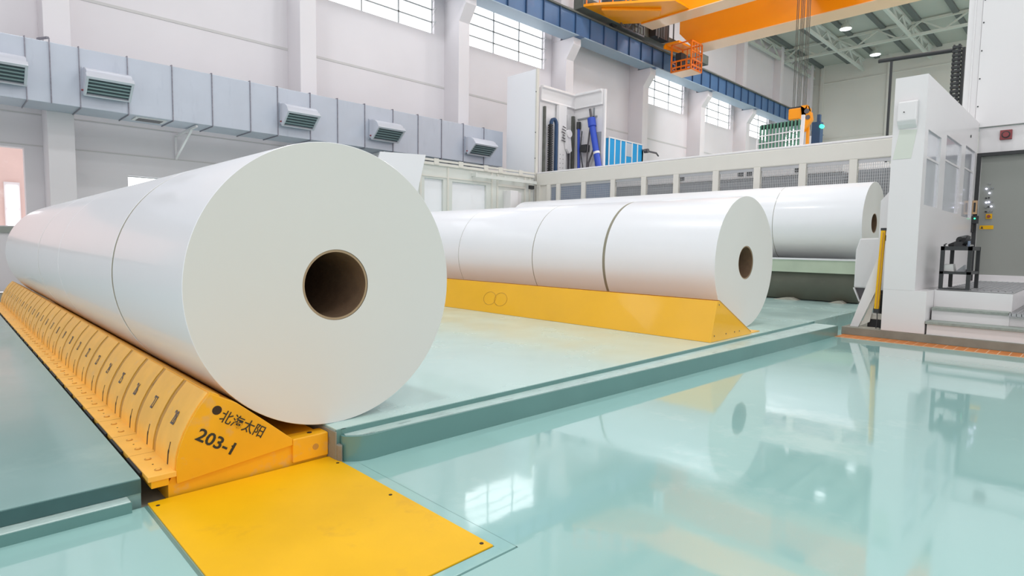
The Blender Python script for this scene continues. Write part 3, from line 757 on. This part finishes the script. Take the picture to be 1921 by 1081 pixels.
mb = MB(); mb.box(17.5, 17.6, 13.14, 13.24, 0.182, 6.9); obj('edge_post', mb, 'white', t, bevel=0.02)
for x, w, zt in ((15.78, 0.07, 6.2), (17.36, 0.10, 6.1)):
    mb = MB(); mb.box(x, x + w, 14.50, 14.60, 3.0, zt)
    for k in range(16): mb.cyl((x + w / 2, 14.49, 3.3 + 0.18 * k), (x + w / 2, 14.50, 3.3 + 0.18 * k), 0.012, 6)
    obj('guide_rail', mb, 'rail_steel', t)
mb = MB(); z = 3.2
while z < 5.6: mb.box(15.98, 16.10, 14.38, 14.52, z, z + 0.055); mb.box(16.0, 16.08, 14.4, 14.5, z + 0.05, z + 0.08); z += 0.08
obj('cable_chain', mb, 'black', t)
mb = MB()
pts = [(16.06 + 0.14 - 0.14 * math.cos(a), 14.44, 5.6 + 0.2 * math.sin(a)) for a in [PI * k / 12 for k in range(13)]]
for a, b in zip(pts[:-1], pts[1:]): mb.bar(a, b, 0.1, 0.09)
mb.bar((16.34, 14.44, 5.6), (16.34, 14.44, 3.2), 0.09); obj('chain_loop', mb, 'beam_stiff', t)
mb = MB(); mb.box(16.46, 16.9, 14.42, 14.56, 3.0, 6.35); pl = obj('carriage_plate', mb, 'white', t, bevel=0.01)
mb = MB()
for k in range(4):
    for j in range(2): mb.cyl((16.56 + j * 0.16, 14.415, 4.1 + k * 0.16), (16.56 + j * 0.16, 14.422, 4.1 + k * 0.16), 0.015, 8)
obj('plate_bolts', mb, 'greyblue', pl)
mb = MB(); mb.cyl((16.88, 14.25, 5.35), (16.88, 14.42, 5.35), 0.14, 20); mb.prism([(16.72, 5.3), (17.0, 5.25), (17.08, 4.75), (16.95, 4.65), (16.8, 4.8)], 'y', 14.3, 14.4)
obj('swing_arm', mb, 'white', t)
mb = MB()
for k in range(6): mb.cyl((16.58 + 0.03 * (k % 3), 14.38, 5.1 + 0.1 * k), (16.78, 14.36, 5.05 + 0.1 * k), 0.018, 6)
obj('fittings', mb, 'greyblue', t)
for x, z0, z1 in ((16.98, 3.1, 6.1), (17.18, 3.2, 4.9)):
    mb = MB(); mb.box(x, x + 0.09, 14.56, 14.60, z0, z1); obj('slot_rail', mb, 'greyblue', t)
mb = MB(); mb.cyl((17.42, 14.22, 3.4), (17.42, 14.28, 5.6), 0.05, 12); obj('slim_cylinder', mb, 'blue_cyl', t, smooth=True)
mb = MB(); mb.cyl((17.42, 14.28, 5.6), (17.42, 14.28, 5.85), 0.085, 10); obj('cylinder_cap', mb, 'black', t)
mb = MB(); mb.cyl((17.35, 13.12, 3.5), (17.38, 13.66, 5.85), 0.115, 20); mb.cyl((17.37, 13.60, 5.6), (17.38, 13.66, 5.9), 0.15, 20)
bc = obj('hydraulic_cylinder', mb, 'blue_cyl', t, smooth=True)
mb = MB(); mb.cyl((17.38, 13.66, 5.9), (17.39, 13.74, 6.25), 0.045, 12); obj('piston_rod', mb, 'greyblue', bc)
mb = MB(); mb.cyl((17.365, 13.36, 4.58), (17.367, 13.385, 4.66), 0.125, 20); obj('white_band', mb, 'white', bc)
mb = MB(); mb.tube([(17.4, 14.1, 5.5), (17.38, 14.15, 4.8), (17.36, 14.0, 4.2), (17.36, 13.92, 3.6)], 0.02); obj('hose', mb, 'black', t)
mb = MB(); mb.tube([(17.4, 13.55, 4.75), (17.38, 13.75, 4.3), (17.36, 13.8, 3.4)], 0.035); mb.tube([(17.4, 13.72, 5.6), (17.38, 13.8, 4.9), (17.36, 13.83, 3.6)], 0.03); obj('hose', mb, 'greyblue', t)
mb = MB(); mb.box(17.3, 17.53, 13.82, 14.1, 4.72, 4.98); obj('valve_box', mb, 'black', t, bevel=0.02)

# ------------------------------------------------------------------ blue cabinet on a platform
mb = MB(); mb.box(20.6, 26, 14.9, 16.3, 0.182, 4.2); tag(obj('equipment_platform', mb, 'grey_casing'), 'grey platform behind the fence, under the bright blue cabinet', 'platform')
t = thing('electrical_cabinet', 'bright blue striped equipment cabinet beyond the machine tower', 'cabinet', (22.7, 16, 4.2))
mb = MB(); mb.box(21.36, 24.04, 15.8, 16.2, 4.2, 6.0); obj('body', mb, 'cyan', t, bevel=0.01)
mb = MB()
for x in (21.36, 21.78, 22.22, 22.62, 23.12, 23.56, 23.98): mb.box(x, x + 0.07, 15.78, 15.80, 4.2, 6.0)
mb.box(21.34, 24.05, 15.78, 16.21, 5.99, 6.04); mb.box(23.98, 24.1, 15.78, 16.2, 4.2, 5.8)
obj('white_strips', mb, 'white', t)
mb = MB(); mb.box(22.69, 23.12, 15.785, 15.80, 5.35, 5.95); obj('pale_window', mb, 'duct', t)
mb = MB(); mb.bar((23.9, 15.7, 5.75), (24.9, 15.6, 5.72), 0.07); mb.cyl((24.2, 15.6, 5.75), (24.2, 15.8, 5.75), 0.1, 12); mb.bar((24.9, 15.6, 5.72), (25.1, 15.6, 5.6), 0.05); obj('valve_pipe', mb, 'greyblue', t)

# ------------------------------------------------------------------ green rack
t = thing('tube_rack', 'rack of upright green tubes in a white frame above the fence', 'rack', (20, 7.9, 3.9))
for k in range(12):
    y = 7.30 + k * 0.112
    mb = MB(); mb.box(19.97, 20.03, y - 0.022, y + 0.022, 3.905, 5.40 - 0.005 * k); obj('tube', mb, 'green_tube', t)
mb = MB(); mb.box(20.05, 20.09, 7.25, 8.55, 5.22, 5.38)
for k in range(12): mb.box(20.05, 20.08, 7.33 + k * 0.112, 7.36 + k * 0.112, 3.905, 5.3)
obj('dark_backing', mb, 'black', t)
mb = MB(); mb.bar((19.93, 7.2, 3.91), (19.93, 7.16, 5.5), 0.09); mb.bar((19.93, 8.6, 3.91), (19.93, 8.6, 4.9), 0.05)
for z in (5.03, 4.78): mb.bar((19.93, 7.2, z), (19.93, 8.6, z - 0.05), 0.035)
obj('white_frame', mb, 'white', t)

# ------------------------------------------------------------------ cable gantry on the far right
t = thing('cable_gantry', 'black gantry of a top pipe, post and hanging cable chain behind the white tower', 'cable gantry', (16, 3.4, 0.15))
mb = MB(); mb.cyl((16.0, 2.7, 5.60), (16.0, 4.12, 5.66), 0.045, 12); obj('top_pipe', mb, 'black', t)
mb = MB(); mb.box(15.98, 16.02, 3.83, 3.88, 3.3, 5.62); obj('post', mb, 'black', t)
mb = MB(); z = 3.4
while z < 5.62: mb.box(15.9, 16.0, 2.54, 2.70, z, z + 0.05); mb.box(15.92, 16.0, 2.56, 2.60, z, z + 0.085); mb.box(15.92, 16.0, 2.66, 2.69, z, z + 0.085); z += 0.085
obj('cable_chain', mb, 'black', t)
mb = MB(); mb.box(15.96, 16.04, 2.48, 2.535, 0.152, 5.62); obj('chain_guide', mb, 'black', t)

# ------------------------------------------------------------------ booth, door wall, big cabinet
t = thing('machine_booth', 'tall white machine booth with clear side windows on the platform corner', 'booth', (11.5, 2.0, 0.7))
mb = MB()
grid = [(9.75, 10.62, 1.88, 2.90), (11.0, 12.25, 1.87, 3.0), (12.62, 13.6, 1.85, 3.05)]
grid_wall(9.54, 13.795, 0.70, 3.60, grid, 1.86, 1.92, mb)
mb.box(9.54, 9.60, 1.92, 2.235, 0.70, 3.60); mb.box(9.60, 13.795, 2.175, 2.235, 0.70, 3.60); mb.box(9.60, 13.795, 1.92, 2.175, 3.54, 3.60)
obj('body', mb, 'white', t)
for g in grid:
    mb = MB(); mb.box(g[0], g[1], 1.885, 1.895, g[2], g[3]); w = obj('clear_window', mb, 'glass', t)
    mb = MB(); mb.box(g[0], g[1], 1.875, 1.884, g[3] - 0.38, g[3] - 0.35); obj('window_rail', mb, 'white', w)
mb = MB(); mb.prism([(9.54, 3.28), (9.45, 3.25), (9.43, 3.0), (9.47, 2.95), (9.54, 2.90)], 'y', 1.95, 2.17); obj('front_hood', mb, 'white', t, bevel=0.012)
mb = MB(); mb.prism([(2.15, 2.90), (1.95, 2.88), (2.0, 2.5), (2.215, 2.5)], 'x', 9.535, 9.54); obj('chute_opening', mb, 'pale_green', t)
mb = MB(); mb.cyl((9.42, 2.09, 3.11), (9.43, 2.09, 3.11), 0.008, 8); obj('screw', mb, 'black', t)
mb = MB(); mb.cyl((13.0, 1.85, 3.25), (13.0, 1.86, 3.25), 0.025, 10); mb.cyl((13.5, 1.84, 1.35), (13.5, 1.86, 1.35), 0.03, 10); obj('knob', mb, 'black', t)
# base block under the booth
mb = MB(); mb.box(9.54, 13.84, 1.722, 2.235, 0.118, 0.699)
tag(obj('booth_base', mb, 'white', bevel=0.004), 'low white block under the machine booth beside the steps', 'base')
# concrete plinth
mb = MB(); mb.box(9.54, 13.84, -6, 2.74, 0.0, 0.118); struct('trim_40', mb, 'grey_concrete', bevel=0.01)
# tiles
mb = MB(); mb.box(9.17, 9.545, -6, 2.72, -0.001, 0.003); mb.cur = 1
y = -6.0
while y < 2.7: mb.box(9.185, 9.53, y, min(y + 0.095, 2.71), 0.003, 0.006); y += 0.108
struct('trim_41', mb, ['grout', 'tile'])
# steps and platform
t = thing('entry_platform', 'white stepped platform with grey nosings and a grating floor', 'platform', (11, 0, 0.118))
mb = MB(); mb.box(9.56, 10.0, -6, 1.70, 0.118, 0.262); mb.box(9.82, 10.05, 0.875, 1.70, 0.262, 0.435); mb.box(10.03, 13.84, 0.875, 1.72, 0.118, 0.705); mb.box(9.84, 13.84, -6, 0.875, 0.118, 0.42)
obj('risers', mb, 'white', t)
mb = MB(); mb.box(9.52, 9.86, -6, 1.715, 0.262, 0.298); obj('tread', mb, 'tread', t, bevel=0.004)
mb = MB(); mb.box(9.79, 10.06, 0.885, 1.70, 0.435, 0.470); obj('tread', mb, 'tread', t, bevel=0.004)
mb = MB(); mb.box(9.76, 13.84, -6, 0.875, 0.42, 0.425)
y = -6
while y < 0.87: mb.box(9.76, 13.84, y, y + 0.006, 0.425, 0.468); y += 0.05
x = 9.76
while x < 13.8: mb.box(x, x + 0.008, -6, 0.875, 0.43, 0.467); x += 0.1
obj('lower_grating', mb, 'grating', t)
mb = MB()
y = 0.90
while y < 1.69: mb.box(10.32, 13.7, y, y + 0.012, 0.705, 0.716); y += 0.075
x = 10.32
while x < 13.7: mb.box(x, x + 0.012, 0.90, 1.69, 0.705, 0.714); x += 0.2
mb.box(10.03, 13.84, 0.875, 1.70, 0.70, 0.7055)
obj('upper_grating', mb, 'grating', t)
# door wall
mb = MB(); grid_wall(-6, 1.86, 0.118, 3.50, [(-0.9, 1.80, 0.70, 3.04)], 0, 1, mb)
mb.v = [(13.85 + v[1] * 0.12, v[0], v[2]) for v in mb.v]
struct('wall_right', mb, 'white')
mb = MB(); mb.box(13.80, 13.85, 1.80, 1.86, 0.71, 3.05); mb.box(13.80, 13.85, -0.9, 1.80, 2.99, 3.05); struct('trim_42', mb, 'black')
mb = MB(); mb.box(13.90, 13.95, -0.9, 1.80, 0.82, 3.03)
dr = struct('door_1', mb, 'grey_door')
mb = MB(); mb.box(13.88, 13.95, -0.9, 1.80, 0.706, 0.82); obj('sill', mb, 'white', dr)
btn = [(1.655, 2.49, 0), (1.70, 2.40, 1), (1.65, 2.40, 0), (1.61, 2.41, 0), (1.65, 2.32, 1), (1.695, 2.23, 2), (1.655, 2.235, 2), (1.69, 2.15, 1), (1.65, 2.155, 1), (1.61, 2.16, 0), (1.69, 2.065, 0), (1.65, 2.07, 2), (1.61, 2.075, 1), (1.685, 1.98, 2), (1.648, 1.985, 0), (1.605, 1.99, 0)]
for y, z, k in btn:
    mb = MB(); mb.cyl((13.87, y, z), (13.90, y, z), 0.014, 12); obj('control_button', mb, ['grey_casing', 'led_white', 'black'][k], dr)
mb = MB(); mb.box(13.885, 13.90, 1.59, 1.68, 1.85, 1.94); e = obj('stop_plate', mb, 'yellow_plate', dr)
mb = MB(); mb.cyl((13.84, 1.635, 1.895), (13.885, 1.635, 1.895), 0.026, 16); obj('stop_button', mb, 'red', e)
mb = MB(); mb.box(13.893, 13.90, 1.56, 1.76, 1.66, 1.73); e = obj('warning_label', mb, 'yellow_plate', dr)
mb = MB(); mb.prism([(1.745, 1.67), (1.705, 1.67), (1.725, 1.72)], 'x', 13.890, 13.893); obj('warning_triangle', mb, 'black', e)
t = thing('door_lock', 'tan door handle above a black lock with a small lit indicator on the doorway edge', 'lock', (13.7, 1.82, 1.8))
mb = MB(); mb.box(13.66, 13.72, 1.79, 1.858, 1.93, 2.18); mb.cur = 1; mb.box(13.655, 13.66, 1.81, 1.84, 1.97, 2.14); obj('handle', mb, ['tan', 'black'], t, bevel=0.006)
mb = MB(); mb.box(13.66, 13.74, 1.76, 1.858, 1.76, 1.90); mb.box(13.68, 13.78, 1.83, 1.858, 1.60, 1.76); obj('lock_box', mb, 'black', t, bevel=0.004)
mb = MB(); mb.cyl((13.65, 1.81, 1.85), (13.66, 1.81, 1.85), 0.014, 10); obj('indicator', mb, 'led_green', t)
# big cabinet above
t = thing('overhead_cabinet', 'huge plain white cabinet above the grey door at the right edge', 'cabinet', (14.5, 0, 3.5))
mb = MB(); mb.box(13.80, 15.2, -6, 1.925, 3.52, 7.5); obj('panel_body', mb, 'white', t, bevel=0.004)
mb = MB(); mb.box(13.83, 14.2, 1.93, 2.14, 3.61, 7.5); mb.box(13.81, 13.84, 2.02, 2.05, 3.61, 7.5); obj('corner_column', mb, 'white', t, bevel=0.01)
mb = MB()
for z in (3.9, 4.4, 4.9, 5.4, 5.8): mb.cyl((13.79, 1.90, z), (13.80, 1.90, z), 0.012, 8)
obj('screws', mb, 'black', t)
t = thing('call_button', 'square maroon push-button box on the white wall above the grey door', 'button', (13.8, 1.47, 3.26))
mb = MB(); mb.box(13.80, 13.85, 1.385, 1.555, 3.26, 3.43); obj('box', mb, 'red', t, bevel=0.008)
mb = MB(); mb.cyl((13.79, 1.47, 3.345), (13.80, 1.47, 3.345), 0.062, 24); mb.cur = 1; mb.cyl((13.775, 1.47, 3.345), (13.79, 1.47, 3.345), 0.045, 24); obj('push_button', mb, ['black', 'red'], t)

# ------------------------------------------------------------------ tool stand with its tools
t = thing('tool_stand', 'small black two-tier metal stand on the platform beside the booth', 'stand', (10.4, 1.5, 0.718))
sx0, sx1, sy0, sy1 = 10.05, 10.80, 1.335, 1.685
for x in (sx0, sx1 - 0.045):
    for y in (sy0, sy1 - 0.045):
        mb = MB(); mb.box(x, x + 0.045, y, y + 0.045, 0.7165, 1.31); obj('leg', mb, 'black', t)
mb = MB(); mb.box(sx0, sx1, sy0, sy1, 1.30, 1.315); mb.box(sx0, sx0 + 0.02, sy0, sy1, 1.26, 1.30); mb.box(sx0, sx1, sy0, sy0 + 0.02, 1.26, 1.30); mb.box(sx0, sx1, sy1 - 0.02, sy1, 1.26, 1.30); obj('top_shelf', mb, 'black', t)
mb = MB(); mb.box(sx0, sx1, sy0, sy1, 0.955, 0.965); mb.box(sx0, sx0 + 0.02, sy0, sy1, 0.93, 0.955); mb.box(sx0, sx1, sy0, sy0 + 0.02, 0.93, 0.955); obj('lower_shelf', mb, 'black', t)
mb = MB(); mb.box(sx0 + 0.01, sx0 + 0.03, sy0 + 0.045, sy1 - 0.045, 0.7165, 0.735); obj('foot_bar', mb, 'black', t)
t = thing('cutting_tool', 'black hand-held power tool lying on top of the black stand', 'tool', (10.3, 1.5, 1.315))
mb = MB(); mb.hexa([(10.2, 1.63, 1.316), (10.3, 1.63, 1.316), (10.3, 1.63, 1.345), (10.2, 1.63, 1.345)], [(10.2, 1.50, 1.316), (10.32, 1.50, 1.316), (10.32, 1.50, 1.41), (10.2, 1.50, 1.41)]); obj('handle', mb, 'rubber', t, bevel=0.01)
mb = MB(); mb.cyl((10.22, 1.50, 1.385), (10.30, 1.44, 1.40), 0.066, 20, 0.075); mb.box(10.18, 10.32, 1.42, 1.56, 1.316, 1.38); obj('motor_housing', mb, 'black', t, smooth=True)
mb = MB(); mb.cyl((10.18, 1.44, 1.405), (10.19, 1.405, 1.39), 0.072, 24); mb.cyl((10.165, 1.45, 1.405), (10.18, 1.44, 1.405), 0.03, 12); obj('blade_guard', mb, 'rubber', t, smooth=True)
mb = MB(); mb.cyl((10.12, 1.655, 1.315), (10.12, 1.655, 1.34), 0.012, 10); mb.bar((10.12, 1.655, 1.34), (10.12, 1.63, 1.352), 0.012); tag(obj('small_clip', mb, 'black'), 'tiny black clip near the booth-side corner of the black stand top', 'clip')
mb = MB(); mb.cyl((10.13, 1.385, 1.3155), (10.13, 1.385, 1.39), 0.016, 12); tag(obj('small_bottle', mb, 'blue_panel'), 'small bluish bottle beside the power tool on the black stand', 'bottle')
mb = MB(); mb.cyl((10.10, 1.36, 1.328), (10.16, 1.345, 1.328), 0.012, 10); tag(obj('metal_pin', mb, 'steel'), 'short shiny metal pin at the door-side corner of the black stand top', 'pin')
mb = MB(); mb.hexa([(10.10, 1.64, 0.97), (10.30, 1.66, 0.97), (10.30, 1.662, 1.06), (10.10, 1.642, 1.05)], [(10.12, 1.53, 0.966), (10.32, 1.53, 0.966), (10.33, 1.55, 1.07), (10.12, 1.55, 1.07)]); tag(obj('paper_scrap', mb, 'paper_scrap'), 'folded white paper scrap on the lower shelf of the black stand, booth side', 'paper scrap', 'scraps on the lower shelf')
mb = MB(); mb.hexa([(10.12, 1.52, 0.966), (10.3, 1.52, 0.966), (10.3, 1.505, 0.975), (10.12, 1.505, 0.975)], [(10.12, 1.41, 0.966), (10.28, 1.41, 0.966), (10.28, 1.42, 1.06), (10.12, 1.42, 1.06)]); tag(obj('paper_scrap', mb, 'grey_casing'), 'pointed grey scrap in the middle of the lower shelf of the black stand', 'paper scrap', 'scraps on the lower shelf')
mb = MB()
for k in range(3): mb.cyl((10.13 + 0.02 * k, 1.395 - 0.013 * k, 0.9655), (10.13 + 0.02 * k, 1.395 - 0.013 * k, 1.0 - 0.004 * k), 0.008, 8)
tag(obj('loose_bolts', mb, 'greyblue'), 'few loose grey bolts at the door side of the stand lower shelf', 'bolts', kind='stuff')

# ------------------------------------------------------------------ light curtain, strut, side housing by the booth
t = thing('light_curtain', 'upright yellow safety light post with black ends in front of the booth', 'light curtain', (9.6, 2.29, 0.118))
def lean(z): return 2.30 - 0.03 * (z - 0.4) / 1.15
mb = MB(); mb.bar((9.62, lean(0.40) + 0.02, 0.40), (9.62, lean(1.53) + 0.02, 1.53), 0.062, 0.055); obj('yellow_body', mb, 'yellow_plate', t, bevel=0.008)
mb = MB(); mb.bar((9.585, lean(0.42) + 0.012, 0.42), (9.585, lean(1.50) + 0.012, 1.50), 0.012, 0.012); obj('lens_strip', mb, 'rib', t)
mb = MB(); mb.bar((9.62, 2.32, 0.35), (9.62, 2.32, 0.41), 0.065); mb.bar((9.62, 2.287, 1.525), (9.62, 2.287, 1.56), 0.065); obj('end_caps', mb, 'black', t)
mb = MB(); mb.tube([(9.62, 2.31, 0.36), (9.60, 2.30, 0.25), (9.60, 2.31, 0.121)], 0.006); obj('cable', mb, 'black', t)
mb = MB(); mb.box(9.66, 9.70, 2.24, 2.32, 1.38, 1.46); obj('clamp', mb, 'black', t)
t = thing('brace_strut', 'slanting white steel brace standing on the concrete plinth beside the yellow light post', 'brace', (9.7, 2.55, 0.118))
mb = MB(); mb.prism([(2.66, 0.119), (2.555, 0.119), (2.33, 0.72), (2.325, 1.12), (2.36, 1.12)], 'x', 9.66, 9.70); obj('plate', mb, 'white', t)
mb = MB(); mb.prism([(2.54, 0.13), (2.42, 0.2), (2.33, 0.72)], 'x', 9.70, 9.72); obj('gusset', mb, 'cream', t)
t = thing('side_housing', 'white box housing with chamfered corners next to the near end of the rearmost roll', 'housing', (10.3, 2.6, 0.48))
mb = MB(); mb.prism([(2.79, 0.66), (2.79, 1.24), (2.74, 1.42), (2.30, 1.44), (2.30, 0.66)], 'x', 10.2, 10.45); obj('cover', mb, 'white', t, bevel=0.02)
mb = MB(); mb.prism([(2.775, 0.66), (2.70, 0.47), (2.55, 0.47), (2.40, 0.66)], 'x', 10.24, 10.42); mb.cur = 1; mb.prism([(2.80, 0.66), (2.775, 0.66), (2.69, 0.45), (2.71, 0.45)], 'x', 10.2, 10.42)
obj('lower_cover', mb, ['greyblue', 'white'], t)
mb = MB(); mb.prism([(2.44, 0.12), (2.44, 1.97), (2.34, 2.10), (2.245, 2.12), (2.245, 0.12)], 'x', 10.0, 10.06); mb.box(10.06, 10.2, 2.245, 2.30, 0.5, 2.05)
obj('side_arm', mb, 'white', t)
mb = MB(); mb.cyl((9.99, 2.30, 1.90), (10.0, 2.30, 1.90), 0.012, 8); obj('screw', mb, 'black', t)
t = thing('drive_motor', 'small dark motor with a white bracket on the plinth behind the yellow light post', 'motor', (9.85, 2.35, 0.118))
mb = MB(); mb.cyl((9.82, 2.345, 0.52), (9.99, 2.345, 0.52), 0.095, 20); mb.box(9.88, 9.95, 2.26, 2.40, 0.32, 0.66); obj('motor_body', mb, 'rubber', t, bevel=0.01)
mb = MB(); mb.box(9.75, 9.95, 2.26, 2.47, 0.24, 0.32); obj('bracket', mb, 'cream', t, bevel=0.01)
mb = MB(); mb.box(9.75, 9.95, 2.26, 2.46, 0.119, 0.24); obj('foot', mb, 'rubber', t, bevel=0.01)
mb = MB(); mb.prism([(9.58, 2.27), (9.58, 2.52), (9.72, 2.54), (9.74, 2.30)], 'z', 0.118, 0.126); tag(obj('dust_heap', mb, 'dust'), 'pale paper dust lying on the concrete plinth at the foot of the brace', 'dust', kind='stuff')

# ------------------------------------------------------------------ world and view
w = bpy.data.worlds.new('daylight'); S.world = w; w.use_nodes = True
bg = w.node_tree.nodes['Background']; bg.inputs['Color'].default_value = (1.0, 0.975, 0.99, 1); bg.inputs['Strength'].default_value = 1.6
S.view_settings.view_transform = 'Standard'; S.view_settings.look = 'None'; S.view_settings.gamma = 1.0; S.view_settings.exposure = -0.42
S.view_settings.use_curve_mapping = False
S.cycles.max_bounces = 8; S.cycles.diffuse_bounces = 5
